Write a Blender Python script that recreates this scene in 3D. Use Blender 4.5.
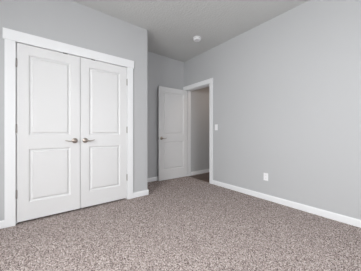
import bpy, bmesh, math, random
import numpy as np
from mathutils import Vector, Matrix
random.seed(7); np.random.seed(7)
S = bpy.context.scene
for o in list(bpy.data.objects): bpy.data.objects.remove(o)
C = S.collection
PI = math.pi

# ------------------------------------------------------------------ camera
H = 1.022; F_PX = 180.6; YAW = math.radians(37.76)
cam = bpy.data.objects.new('camera', bpy.data.cameras.new('camera')); C.objects.link(cam)
cam.data.sensor_width = 36; cam.data.lens = 36*F_PX/361
cam.data.shift_y = -2.2/361
cam.location = (0, 0, H); cam.rotation_euler = (PI/2, 0, -YAW)
cam.data.clip_start = 0.02
S.camera = cam
# ------------------------------------------------------------------ view / world
S.view_settings.view_transform = 'Standard'; S.view_settings.look = 'None'
S.view_settings.gamma = 1; S.view_settings.use_curve_mapping = False
S.view_settings.exposure = 0.18
W = bpy.data.worlds.new('world'); S.world = W; W.use_nodes = True
bg = W.node_tree.nodes['Background']; bg.inputs[0].default_value = (0.95, 0.98, 1.0, 1); bg.inputs[1].default_value = 1.0
# ------------------------------------------------------------------ room dimensions
XL, XR = -1.6, 2.745; TR = .135          # left wall, right wall
YR, YC, YB = -0.75, 2.716, 3.408   # rear wall, closet wall, alcove back wall
XC = 1.413                      # outside corner of the closet wall
ZC = 2.743; T = 0.115
OX0, OX1, OZ = -0.216, 1.058, 2.045      # closet opening
DY0, DY1 = 2.560, 3.314                   # hall doorway
HX1 = 4.2; HY0 = 1.3                      # hall extents
WL = (-0.35, 1.35, 0.75, 2.2)             # unseen window added in left wall for its daylight: y0,y1,z0,z1
WR = (0.55, 2.05, 0.75, 2.15)             # unseen window added behind the camera for its daylight: x0,x1,z0,z1
# ------------------------------------------------------------------ area lights standing in for daylight at the added windows
def area(name, loc, rot, sx, sy, power, col):
    l = bpy.data.lights.new(name, 'AREA'); l.shape = 'RECTANGLE'; l.size = sx; l.size_y = sy
    l.energy = power; l.color = col
    o = bpy.data.objects.new(name, l); C.objects.link(o); o.location = loc; o.rotation_euler = rot; return o
area('daylight_left', (XL-T-0.40, (WL[0]+WL[1])/2, 1.85), (0, -PI/2+.34, 0), 1.5, 2.2, 225, (0.985, 1.0, 0.995))
area('hall_lamp', (3.5, 2.5, 2.42), (0, 0, 0), .3, .3, 4.2, (1.0, 0.80, 0.66))
area('daylight_rear', ((WR[0]+WR[1])/2, YR-T-0.25, (WR[2]+WR[3])/2+.2), (PI/2-.5, 0, 0), 1.7, 1.4, 42, (0.99, 0.99, 1.0))

# ------------------------------------------------------------------ materials
def srgb(r, g, b):
    f = lambda c: (c/255/12.92) if c/255 <= .04045 else ((c/255+.055)/1.055)**2.4
    return (f(r), f(g), f(b), 1)
def mat(name, col, rough=.6, metal=0, bump=None, spec=.5):
    m = bpy.data.materials.new(name); m.use_nodes = True; nt = m.node_tree; b = nt.nodes['Principled BSDF']
    b.inputs['Base Color'].default_value = col; b.inputs['Roughness'].default_value = rough
    b.inputs['Metallic'].default_value = metal; b.inputs['Specular IOR Level'].default_value = spec
    if bump:
        sc, st, dist, det = bump
        tc = nt.nodes.new('ShaderNodeTexCoord'); n = nt.nodes.new('ShaderNodeTexNoise')
        n.inputs['Scale'].default_value = sc; n.inputs['Detail'].default_value = det
        bp = nt.nodes.new('ShaderNodeBump'); bp.inputs['Strength'].default_value = st; bp.inputs['Distance'].default_value = dist
        nt.links.new(tc.outputs['Object'], n.inputs['Vector']); nt.links.new(n.outputs['Fac'], bp.inputs['Height'])
        nt.links.new(bp.outputs['Normal'], b.inputs['Normal'])
    return m
M = {}
M['wall'] = mat('wall_paint', srgb(187, 188, 190), .75, bump=(90, .12, .004, 2), spec=.3)
M['ceiling'] = mat('ceiling_paint', srgb(207, 208, 207), .9, bump=(42, .7, .010, 3), spec=.2)
M['trim'] = mat('white_trim_paint', srgb(234, 235, 237), .38, bump=(60, .03, .002, 1))
M['door'] = mat('white_door_paint', srgb(222, 222, 223), .42, bump=(70, .05, .002, 2))
M['nickel'] = mat('brushed_nickel', srgb(176, 166, 158), .28, 1)
M['hinge'] = mat('satin_nickel_hinge', srgb(172, 168, 165), .45, .8)
M['plastic'] = mat('white_plastic', srgb(240, 240, 242), .35)
M['slot'] = mat('dark_slot', srgb(50, 48, 46), .6)
M['concrete'] = mat('subfloor', srgb(130, 125, 120), .9)
M['outside'] = mat('window_vinyl', srgb(240, 240, 240), .4)
def carpet_mat():
    m = bpy.data.materials.new('flecked_carpet'); m.use_nodes = True; nt = m.node_tree; b = nt.nodes['Principled BSDF']
    b.inputs['Roughness'].default_value = 1; b.inputs['Specular IOR Level'].default_value = 0.05
    tc = nt.nodes.new('ShaderNodeTexCoord')
    v = nt.nodes.new('ShaderNodeTexVoronoi'); v.inputs['Scale'].default_value = 185
    nt.links.new(tc.outputs['Object'], v.inputs['Vector'])
    sep = nt.nodes.new('ShaderNodeSeparateColor'); nt.links.new(v.outputs['Color'], sep.inputs[0])
    r = nt.nodes.new('ShaderNodeValToRGB'); cr = r.color_ramp; cr.interpolation = 'CONSTANT'
    cols = [(0, srgb(84, 72, 69)), (.17, srgb(138, 125, 121)), (.36, srgb(168, 155, 151)), (.62, srgb(188, 176, 172)), (.90, srgb(216, 207, 203))]
    cr.elements[0].position = 0; cr.elements[0].color = cols[0][1]
    cr.elements[1].position = cols[1][0]; cr.elements[1].color = cols[1][1]
    for p, c in cols[2:]: e = cr.elements.new(p); e.color = c
    nt.links.new(sep.outputs[0], r.inputs[0]); nt.links.new(r.outputs[0], b.inputs['Base Color'])
    return m
M['carpet'] = carpet_mat()
def wood_mat():
    m = bpy.data.materials.new('dark_wood_planks'); m.use_nodes = True; nt = m.node_tree; b = nt.nodes['Principled BSDF']
    b.inputs['Roughness'].default_value = .45
    tc = nt.nodes.new('ShaderNodeTexCoord'); br = nt.nodes.new('ShaderNodeTexBrick')
    br.inputs['Scale'].default_value = 1; br.inputs['Brick Width'].default_value = 1.2; br.inputs['Row Height'].default_value = .13
    br.inputs['Mortar Size'].default_value = .002; br.inputs['Color1'].default_value = srgb(96, 78, 68)
    br.inputs['Color2'].default_value = srgb(128, 106, 94); br.inputs['Mortar'].default_value = srgb(50, 40, 35)
    n = nt.nodes.new('ShaderNodeTexNoise'); mp = nt.nodes.new('ShaderNodeMapping'); mp.inputs['Scale'].default_value = (4, 60, 4)
    mx = nt.nodes.new('ShaderNodeMix'); mx.data_type = 'RGBA'; mx.blend_type = 'MULTIPLY'; mx.inputs[0].default_value = .5
    nt.links.new(tc.outputs['Object'], br.inputs['Vector']); nt.links.new(tc.outputs['Object'], mp.inputs[0]); nt.links.new(mp.outputs[0], n.inputs['Vector'])
    nt.links.new(br.outputs['Color'], mx.inputs[6]); nt.links.new(n.outputs['Fac'], mx.inputs[7]); nt.links.new(mx.outputs[2], b.inputs['Base Color'])
    return m
M['wood'] = wood_mat()
def glass_mat():
    m = bpy.data.materials.new('window_glass'); m.use_nodes = True; nt = m.node_tree
    for n in list(nt.nodes):
        if n.type == 'BSDF_PRINCIPLED': nt.nodes.remove(n)
    t = nt.nodes.new('ShaderNodeBsdfTransparent'); g = nt.nodes.new('ShaderNodeBsdfGlossy'); g.inputs['Roughness'].default_value = .02
    mx = nt.nodes.new('ShaderNodeMixShader'); mx.inputs[0].default_value = .06
    nt.links.new(t.outputs[0], mx.inputs[1]); nt.links.new(g.outputs[0], mx.inputs[2])
    nt.links.new(mx.outputs[0], [n for n in nt.nodes if n.type == 'OUTPUT_MATERIAL'][0].inputs[0])
    return m
M['glass'] = glass_mat()

# ------------------------------------------------------------------ helpers
def box(bm, x0, x1, y0, y1, z0, z1):
    vs = [bm.verts.new(p) for p in ((x0,y0,z0),(x1,y0,z0),(x1,y1,z0),(x0,y1,z0),(x0,y0,z1),(x1,y0,z1),(x1,y1,z1),(x0,y1,z1))]
    for f in ((0,3,2,1),(4,5,6,7),(0,1,5,4),(1,2,6,5),(2,3,7,6),(3,0,4,7)): bm.faces.new([vs[i] for i in f])
def obj(name, bm, m, parent=None, bevel=0, smooth=False, seg=2):
    me = bpy.data.meshes.new(name); bmesh.ops.recalc_face_normals(bm, faces=bm.faces); bm.to_mesh(me); bm.free()
    o = bpy.data.objects.new(name, me); C.objects.link(o); me.materials.append(m)
    if parent: o.parent = parent
    if bevel:
        b = o.modifiers.new('bevel', 'BEVEL'); b.width = bevel; b.segments = seg; b.limit_method = 'ANGLE'; b.angle_limit = .6
    if smooth:
        for p in me.polygons: p.use_smooth = True
    return o
def boxes(name, m, lst, parent=None, bevel=0):
    bm = bmesh.new()
    for b in lst: box(bm, *b)
    return obj(name, bm, m, parent, bevel)
def empty(name, loc, rz=0):
    o = bpy.data.objects.new(name, None); C.objects.link(o); o.location = loc; o.rotation_euler = (0, 0, rz)
    o.empty_display_size = .1; return o
def tag(o, label, cat, kind=None, group=None):
    o['label'] = label; o['category'] = cat
    if kind: o['kind'] = kind
    if group: o['group'] = group
    return o
def tube(bm, pts, radii, n=14, flat=None):
    """swept rounded bar through pts; flat = vertical squash per point"""
    pts = [Vector(p) for p in pts]; rings = []
    for i, p in enumerate(pts):
        d = (pts[min(i+1, len(pts)-1)] - pts[max(i-1, 0)]).normalized()
        up = Vector((0, 0, 1)) if abs(d.z) < .9 else Vector((1, 0, 0))
        s = d.cross(up).normalized(); u = s.cross(d).normalized(); f = flat[i] if flat else 1
        rings.append([bm.verts.new(p + s*math.cos(2*PI*k/n)*radii[i] + u*math.sin(2*PI*k/n)*radii[i]*f) for k in range(n)])
    for a, b in zip(rings, rings[1:]):
        for k in range(n): bm.faces.new((a[k], a[(k+1) % n], b[(k+1) % n], b[k]))
    bm.faces.new(rings[0]); bm.faces.new(rings[-1])
def lathe(bm, prof, mtx, n=32):
    rings = []
    for r, z in prof:
        if r < 1e-6: rings.append([bm.verts.new(mtx @ Vector((0, 0, z)))])
        else: rings.append([bm.verts.new(mtx @ Vector((r*math.cos(2*PI*k/n), r*math.sin(2*PI*k/n), z))) for k in range(n)])
    for a, b in zip(rings, rings[1:]):
        for k in range(n):
            q = [a[k % len(a)], a[(k+1) % len(a)], b[(k+1) % len(b)], b[k % len(b)]]
            q = [v for i, v in enumerate(q) if v not in q[:i]]
            if len(q) > 2: bm.faces.new(q)

# ------------------------------------------------------------------ shell
def shell(name, lst, m, label, cat='wall', bevel=0):
    return tag(boxes(name, M[m], lst, bevel=bevel), label, cat, 'structure')
shell('wall_back', [(XL, OX0-.02, YC, YC+T, 0, ZC), (OX1+.02, XC-T, YC, YC+T, 0, ZC), (OX0-.02, OX1+.02, YC, YC+T, OZ+.02, ZC)], 'wall',
      'pale grey wall around the white double closet doors')
# outside corner of the closet: softly rounded drywall return
bm = bmesh.new(); r = .012; prof = [(XC-T, YC)]
for k in range(7):
    a = -PI/2 + k*PI/12; prof.append((XC-r+r*math.cos(a), YC+r+r*math.sin(a)))
prof += [(XC, YB), (XC-T, YB)]
lo = [bm.verts.new((x, y, 0)) for x, y in prof]; hi = [bm.verts.new((x, y, ZC)) for x, y in prof]
for i in range(len(prof)): j = (i+1) % len(prof); bm.faces.new((lo[i], lo[j], hi[j], hi[i]))
bm.faces.new(lo); bm.faces.new(hi)
tag(obj('wall_closet_side', bm, M['wall']), 'grey outside wall corner between the closet doors and the alcove', 'wall', 'structure')
shell('wall_alcove', [(XL-T, XR+TR, YB, YB+T, 0, ZC)], 'wall', 'grey wall at the back of the alcove behind the open panel door')
shell('wall_right', [(XR, XR+TR, YR-T, DY0-.02, 0, ZC), (XR, XR+TR, DY1+.02, YB, 0, ZC), (XR, XR+TR, DY0-.02, DY1+.02, OZ+.02, ZC)], 'wall',
      'long plain light grey wall on the right with switch and outlet')
y0, y1, z0, z1 = WL
shell('wall_left', [(XL-T, XL, YR-T, y0, 0, ZC), (XL-T, XL, y1, YB, 0, ZC), (XL-T, XL, y0, y1, 0, z0), (XL-T, XL, y0, y1, z1, ZC)], 'wall', 'grey wall with an added window on the left side')
x0, x1, z0, z1 = WR
shell('wall_rear', [(XL, x0, YR-T, YR, 0, ZC), (x1, XR, YR-T, YR, 0, ZC), (x0, x1, YR-T, YR, 0, z0), (x0, x1, YR-T, YR, z1, ZC)], 'wall', 'grey wall with an added window opposite the closet')
shell('ceiling', [(XL-T, XR+TR, YR-T, YB+T, ZC, ZC+.1)], 'ceiling', 'textured matte grey ceiling above the bedroom', 'ceiling')
shell('floor', [(XL-T, XR, YR-T, YB+T, -.15, -.02)], 'concrete', 'subfloor under the bedroom carpet', 'floor')
# hall
HYW = YB - .09
shell('floor_hall', [(XR, HX1, HY0, HYW, -.15, -.004)], 'wood', 'dark brown wood plank floor beyond the doorway', 'floor')
shell('wall_hall', [(XR+TR, HX1, HYW, HYW+T, 0, ZC)], 'wall', 'taupe hall wall seen through the open doorway')
shell('wall_hall_end', [(HX1, HX1+T, HY0-T, HYW+T, 0, ZC)], 'wall', 'far end wall of the hall beyond the doorway')
shell('wall_hall_side', [(XR+TR, HX1, HY0-T, HY0, 0, ZC)], 'wall', 'near end wall of the hall beyond the doorway')
shell('ceiling_hall', [(XR+TR, HX1+T, HY0-T, HYW+T, ZC-.3, ZC-.2)], 'ceiling', 'hall ceiling beyond the doorway', 'ceiling')

# ------------------------------------------------------------------ baseboards
def base_run(name, p0, p1, nrm, label, h=.083, t=.011):
    """profiled board from p0 to p1 against a wall, nrm points into the room"""
    p0, p1, n = Vector((*p0, 0)), Vector((*p1, 0)), Vector((*nrm, 0))
    prof = [(0, 0), (t, 0), (t, h-.012), (t-.003, h-.005), (t-.008, h), (0, h)]
    bm = bmesh.new(); A = [bm.verts.new(p0+n*a+Vector((0,0,z))) for a, z in prof]; B = [bm.verts.new(p1+n*a+Vector((0,0,z))) for a, z in prof]
    for i in range(6): j = (i+1) % 6; bm.faces.new((A[i], A[j], B[j], B[i]))
    bm.faces.new(A); bm.faces.new(B)
    return tag(obj(name, bm, M['trim']), label, 'baseboard', 'structure')
CW = .088                                   # casing width
base_run('baseboard_right', (XR, YR), (XR, DY0-.004-.080), (-1, 0), 'long white baseboard along the light grey right wall')
base_run('baseboard_back_left', (XL, YC), (OX0-.004-CW, YC), (0, -1), 'short white baseboard left of the closet doors')
base_run('baseboard_back', (OX1+.004+CW, YC), (XC+.0105, YC), (0, -1), 'short white baseboard between closet casing and wall corner')
base_run('baseboard_closet_side', (XC, YC-.0005), (XC, YB-.014), (1, 0), 'white baseboard wrapping into the alcove side')
base_run('baseboard_alcove', (XC, YB), (XR-.02, YB), (0, -1), 'white baseboard at the back of the alcove behind the open door')
base_run('baseboard_hall', (XR+TR+.02, HYW), (HX1, HYW), (0, -1), 'white baseboard of the hall seen through the doorway')
base_run('baseboard_left', (XL, YR+.014), (XL, YC-.014), (1, 0), 'white baseboard under the added left window')
base_run('baseboard_rear', (XL, YR), (XR-.014, YR), (0, 1), 'white baseboard under the added rear window')

# ------------------------------------------------------------------ casings
CT = .018
def closet_trim():
    t = tag(empty('trim_1', ((OX0+OX1)/2, YC, 0)), 'white flat casing framing the double closet doors', 'door casing', 'structure')
    cx = (OX0+OX1)/2; a, b = OX0-.004-cx, OX1+.004-cx
    boxes('side_casing', M['trim'], [(a-CW, a, -CT, 0, 0, OZ-.005)], t, .002)
    boxes('side_casing', M['trim'], [(b, b+CW, -CT, 0, 0, OZ-.005)], t, .002)
    boxes('head_casing', M['trim'], [(a-CW-.014, b+CW+.014, -CT-.006, 0, OZ-.005, OZ+.113)], t, .0025)
    bm = bmesh.new(); w0, w1 = OX0-cx, OX1-cx
    box(bm, w0-.019, w0, 0, T, 0, OZ+.019); box(bm, w1, w1+.019, 0, T, 0, OZ+.019); box(bm, w0, w1, 0, T, OZ, OZ+.019)
    box(bm, w0, w0+.012, .042, .075, 0, OZ); box(bm, w1-.012, w1, .042, .075, 0, OZ); box(bm, w0, w1, .042, .075, OZ-.012, OZ)
    obj('jamb', bm, M['trim'], t)
closet_trim()
def hall_trim():
    CW = .080
    t = tag(empty('trim_2', (XR, (DY0+DY1)/2, 0)), 'white flat casing framing the open hall doorway', 'door casing', 'structure')
    cy = (DY0+DY1)/2; a, b = DY0-.004-cy, DY1+.004-cy; lim = YB-cy-.001
    boxes('side_casing', M['trim'], [(-CT, 0, a-CW, a, 0, OZ-.005)], t, .002)
    boxes('side_casing', M['trim'], [(-CT, 0, b, min(b+CW, lim), 0, OZ-.005)], t, .002)
    boxes('head_casing', M['trim'], [(-CT-.006, 0, a-CW-.006, lim, OZ-.005, OZ+.092)], t, .0025)
    bm = bmesh.new(); w0, w1 = DY0-cy, DY1-cy
    box(bm, 0, TR, w0-.019, w0, 0, OZ+.019); box(bm, 0, TR, w1, w1+.019, 0, OZ+.019); box(bm, 0, TR, w0, w1, OZ, OZ+.019)
    obj('jamb', bm, M['trim'], t)
    bm = bmesh.new()
    box(bm, .038, .072, w0, w0+.011, 0, OZ); box(bm, .038, .072, w1-.011, w1, 0, OZ); box(bm, .038, .072, w0, w1, OZ-.011, OZ)
    obj('door_stop', bm, M['trim'], t)
    boxes('strike_plate', M['hinge'], [(.006, .036, w0, w0+.0015, .90, .96)], t)
    boxes('hall_side_casing', M['trim'], [(TR, TR+CT, a-CW, a, 0, OZ-.005)], t, .002)
    boxes('hall_head_casing', M['trim'], [(TR, TR+CT, a-CW, HYW-cy-.002, OZ-.005, OZ+.092)], t, .002)
    boxes('threshold', M['nickel'], [(-.002, .02, w0, w1, -.004, .003)], t, .001)
hall_trim()

# ------------------------------------------------------------------ doors
DW_T = .035
def slab(w, z0, h, stile=.106, t=DW_T):
    """two-panel moulded slab; x 0..w, front face y=0, back y=t"""
    bm = bmesh.new()
    xs = [0, stile, w-stile, w]; zs = [z0, .229, .840, 1.000, 1.924, h]
    rings = [(0, 0), (.001, .006), (.007, .010), (.012, .015), (.022, .015), (.030, .007), (.038, .0005)]
    for side in (0, 1):
        Y = lambda d: d if side == 0 else t-d
        g = {(i, j): bm.verts.new((xs[i], Y(0), zs[j])) for i in range(4) for j in range(6)}
        for i in range(3):
            for j in range(5):
                c = [g[i, j], g[i+1, j], g[i+1, j+1], g[i, j+1]]
                if i == 1 and j in (1, 3):
                    prev = c
                    for ins, d in rings[1:]:
                        cur = [bm.verts.new((x, Y(d), z)) for x, z in ((xs[1]+ins, zs[j]+ins), (xs[2]-ins, zs[j]+ins), (xs[2]-ins, zs[j+1]-ins), (xs[1]+ins, zs[j+1]-ins))]
                        for k in range(4): bm.faces.new((prev[k], prev[(k+1) % 4], cur[(k+1) % 4], cur[k]))
                        prev = cur
                    bm.faces.new(prev)
                else: bm.faces.new(c)
    x0, x1, z1 = 0, w, h
    P = {k: bm.verts.new(k) for k in [(x, y, z) for x in (0, w) for y in (0, t) for z in (z0, h)]}
    for f in (((0,0,z0),(0,t,z0),(0,t,h),(0,0,h)), ((w,0,z0),(w,t,z0),(w,t,h),(w,0,h)), ((0,0,z0),(w,0,z0),(w,t,z0),(0,t,z0)), ((0,0,h),(w,0,h),(w,t,h),(0,t,h))):
        bm.faces.new([P[p] for p in f])
    bmesh.ops.remove_doubles(bm, verts=bm.verts, dist=1e-5)
    return bm
def handle(parent, x, z, sgn, yf, out, name='door_handle'):
    """round rose + neck with a lever child; sgn = direction of lever, out = -1/+1 outward y"""
    R = Matrix.Translation((x, yf, z)) @ Matrix.Rotation(PI/2 if out < 0 else -PI/2, 4, 'X')
    bm = bmesh.new()
    lathe(bm, [(0, 0), (.030, 0), (.0335, .002), (.0335, .005), (.031, .009), (.024, .0125), (.014, .0145), (.0125, .019), (.0115, .040), (.0135, .046), (.0155, .051), (.0145, .058), (.009, .062), (0, .063)], R)
    h = obj(name, bm, M['nickel'], parent, smooth=True)
    bm = bmesh.new(); y = yf+out*.052
    pts = [(x-sgn*.004, y, z), (x+sgn*.015, y, z+.001), (x+sgn*.032, y+out*.003, z-.003), (x+sgn*.052, y+out*.004, z-.006), (x+sgn*.075, y+out*.002, z-.002), (x+sgn*.095, y-out*.003, z+.004), (x+sgn*.110, y-out*.008, z+.008)]
    tube(bm, pts, [.010, .0105, .0095, .0088, .0080, .0072, .004], flat=[1, .95, .85, .75, .7, .65, .6])
    obj('lever', bm, M['nickel'], h, smooth=True)
    return h
def hinges(parent, x, y, zs=(1.81, 1.075, .34)):
    for z in zs:
        bm = bmesh.new()
        for k in range(5): tube(bm, [(x, y, z-.045+k*.018), (x, y, z-.045+k*.018+.0172)], [.0052, .0052], 12)
        tube(bm, [(x, y, z-.05), (x, y, z+.05)], [.0045, .0045], 10)
        tube(bm, [(x, y, z+.046), (x, y, z+.052)], [.007, .004], 10)
        box(bm, x-.008, x+.008, y+.0045, y+.008, z-.045, z+.045)
        obj('hinge', bm, M['hinge'], parent, smooth=False)
def closet_door(name, xa, xb, hinge_left, label):
    d = tag(empty(name, (xa, YC, 0)), label, 'door', 'structure', 'closet doors')
    w = xb-xa
    obj('panel_slab', slab(w, .024, 2.036), M['door'], d, .0015)
    hinges(d, -.0015 if hinge_left else w+.0015, -.0055)
    hx = w-.06 if hinge_left else .057
    handle(d, hx, .926, -1 if hinge_left else 1, 0, -1)
    cx = w-.165 if hinge_left else .155
    boxes('ball_catch', M['slot'], [(cx-.024, cx+.024, -.004, .012, 2.033, 2.0415)], d)
    return d
SEAM = .416
closet_door('door_1', OX0+.0035, SEAM-.003, True, 'left white two-panel closet door with lever pointing left')
closet_door('door_2', SEAM+.003, OX1-.0035, False, 'right white two-panel closet door with lever pointing right')
def hall_door():
    ang = math.radians(-2.4)
    w = DY1-DY0-.002
    # local: x=0 hinge edge -> x=w free edge; front y=0 is the hall face
    d = tag(empty('door_3', (XR-.008, DY1-.002, 0), PI+ang), 'white two-panel door standing open in the alcove beside the doorway', 'door', 'structure')
    # rotated by ~pi: local +x points to -X, local -y points to +Y
    s = slab(w, .009, 2.027)
    obj('panel_slab', s, M['door'], d, .0015)
    handle(d, w-.062, .915, -1, DW_T, 1)
    handle(d, w-.062, .915, -1, 0, -1)
    boxes('latch_plate', M['hinge'], [(w-.0005, w+.001, .006, .029, .885, .945), (w, w+.009, .011, .024, .905, .925)], d)
    for z in (1.81, 1.075, .34):
        bm = bmesh.new(); tube(bm, [(-.004, -.006, z-.045), (-.004, -.006, z+.045)], [.0062, .0062], 12)
        box(bm, -.0015, .001, -.002, .03, z-.045, z+.045)
        obj('hinge', bm, M['hinge'], d)
hall_door()

# ------------------------------------------------------------------ windows: unseen, placed so their daylight shades the room
def window(name, w, h, loc, rz, label):
    t = tag(empty(name, loc, rz), label, 'window', 'structure')    # local x along the wall, y outward
    f = .05
    bm = bmesh.new(); box(bm, 0, f, .03, .1, 0, h); box(bm, w-f, w, .03, .1, 0, h); box(bm, f, w-f, .03, .1, 0, f); box(bm, f, w-f, .03, .1, h-f, h)
    box(bm, w/2-.025, w/2+.025, .04, .09, f, h-f)
    obj('window_frame', bm, M['outside'], t)
    for a, b in ((f, w/2-.025), (w/2+.025, w-f)): boxes('pane', M['glass'], [(a, b, .062, .067, f, h-f)], t)
    bm = bmesh.new(); box(bm, -.08, 0, -.018, 0, -.02, h+.0); box(bm, w, w+.08, -.018, 0, -.02, h); box(bm, -.09, w+.09, -.022, 0, h, h+.1); box(bm, -.08, w+.08, -.018, 0, -.1, -.02)
    obj('window_casing', bm, M['trim'], t)
    boxes('window_sill', M['trim'], [(-.095, w+.095, -.04, .03, -.02, 0)], t)
window('added_window_1', WL[1]-WL[0], WL[3]-WL[2], (XL, WL[0], WL[2]), PI/2, 'unseen white framed window added in the left wall')
window('added_window_2', WR[1]-WR[0], WR[3]-WR[2], (WR[1], YR, WR[2]), PI, 'unseen white framed window added in the rear wall')

# ------------------------------------------------------------------ carpet pile
def carpet():
    st = .0052
    def patch(x0, x1, y0, y1):
        nx, ny = int((x1-x0)/st)+1, int((y1-y0)/st)+1
        X, Y = np.meshgrid(np.linspace(x0, x1, nx), np.linspace(y0, y1, ny))
        jx = np.random.uniform(-.35, .35, X.shape)*st; jy = np.random.uniform(-.35, .35, X.shape)*st
        jx[:, [0, -1]] = 0; jy[[0, -1], :] = 0
        Z = np.random.uniform(-.007, .0, X.shape)
        low = sum(np.sin(X*a+Y*b+c)*.0007 for a, b, c in ((7, 5, 0), (13, -9, 1), (-21, 17, 2), (33, 29, 3)))
        Z = Z+low
        V = np.stack([X+jx, Y+jy, Z], -1).reshape(-1, 3)
        i = (np.arange(ny-1)[:, None]*nx+np.arange(nx-1)[None]).ravel()
        Fq = np.stack([i, i+1, i+nx+1, i+nx], 1)
        return V, Fq
    parts = [patch(XL, XR, YR, YC), patch(XL, XC-T, YC, YB), patch(XC, XR, YC, YB)]
    V = []; Fq = []; off = 0
    for v, f in parts: V.append(v); Fq.append(f+off); off += len(v)
    V = np.concatenate(V); Fq = np.concatenate(Fq)
    me = bpy.data.meshes.new('carpet_pile'); me.vertices.add(len(V)); me.vertices.foreach_set('co', V.ravel())
    me.loops.add(Fq.size); me.loops.foreach_set('vertex_index', Fq.ravel().astype(np.int32))
    me.polygons.add(len(Fq)); me.polygons.foreach_set('loop_start', (np.arange(len(Fq))*4).astype(np.int32))
    me.update(calc_edges=True); me.materials.append(M['carpet'])
    o = bpy.data.objects.new('carpet_pile', me); C.objects.link(o)
    tag(o, 'flecked taupe cut-pile carpet covering the bedroom floor', 'carpet', 'stuff')
carpet()

# ------------------------------------------------------------------ small things
def smoke_detector():
    t = tag(empty('smoke_detector', (2.232, 2.395, ZC)), 'round white smoke detector on the textured ceiling', 'smoke detector')
    fl = Matrix.Rotation(PI, 4, 'X')
    bm = bmesh.new(); lathe(bm, [(0, 0), (.070, 0), (.070, .008), (.066, .010), (0, .010)], fl, 40); obj('mounting_plate', bm, M['plastic'], t, smooth=True)
    bm = bmesh.new(); lathe(bm, [(.055, .010), (.0665, .011), (.0675, .032), (.063, .041), (.050, .047), (.030, .049), (.028, .047), (.012, .047), (.010, .049), (0, .049)], fl, 40); obj('cover', bm, M['plastic'], t, smooth=True)
    bm = bmesh.new(); lathe(bm, [(0, .047), (.009, .047), (.009, .0515), (.007, .0525), (0, .0525)], fl @ Matrix.Translation((.03, 0, 0)), 20); obj('test_button', bm, M['plastic'], t)
    bm = bmesh.new()
    for k in range(24):
        a = 2*PI*k/24; c = Matrix.Rotation(a, 4, 'Z')
        vs = [bm.verts.new(c @ Vector(p)) for p in ((.0668, -.005, -.014), (.0668, .005, -.014), (.0668, .005, -.022), (.0668, -.005, -.022))]; bm.faces.new(vs)
    obj('vent_slots', bm, M['slot'], t)
smoke_detector()
def light_switch():
    t = tag(empty('light_switch', (XR, 2.385, 1.14)), 'white rocker light switch beside the hall doorway casing', 'light switch')
    boxes('cover_plate', M['plastic'], [(-.006, 0, -.036, .036, -.058, .058)], t, .003)
    bm = bmesh.new(); vs = [(-.006, -.0165), (-.0062, .0165)]
    for y in (-.0165, .0165):
        pass
    pr = [(-.005, -.033), (-.0085, -.033), (-.0105, 0), (-.0075, .033), (-.005, .033)]
    A = [bm.verts.new((x, -.0165, z)) for x, z in pr]; B = [bm.verts.new((x, .0165, z)) for x, z in pr]
    for i in range(5): j = (i+1) % 5; bm.faces.new((A[i], A[j], B[j], B[i]))
    bm.faces.new(A); bm.faces.new(B); obj('rocker', bm, M['plastic'], t, .0008)
    for z in (-.048, .048):
        bm = bmesh.new(); lathe(bm, [(0, 0), (.003, 0), (.0025, .0009), (0, .001)], Matrix.Translation((-.006, 0, z)) @ Matrix.Rotation(-PI/2, 4, 'Y'), 12); obj('screw', bm, M['plastic'], t)
light_switch()
def outlet():
    t = tag(empty('power_outlet', (XR, 1.394, .352)), 'white duplex power outlet low on the right wall', 'power outlet')
    boxes('cover_plate', M['plastic'], [(-.006, 0, -.036, .036, -.058, .058)], t, .003)
    for s in (-1, 1):
        c = s*.0195; k = boxes('socket', M['plastic'], [(-.0078, -.005, -.0165, .0165, c-.0135, c+.0135)], t, .002)
        boxes('socket_slots', M['slot'], [(-.0081, -.0075, -.0075, -.0055, c-.002, c+.007), (-.0081, -.0075, .0055, .0075, c-.002, c+.007), (-.0081, -.0075, -.002, .002, c-.009, c-.005)], k)
    bm = bmesh.new(); lathe(bm, [(0, 0), (.003, 0), (.0025, .0009), (0, .001)], Matrix.Translation((-.006, 0, 0)) @ Matrix.Rotation(-PI/2, 4, 'Y'), 12); obj('screw', bm, M['plastic'], t)
outlet()
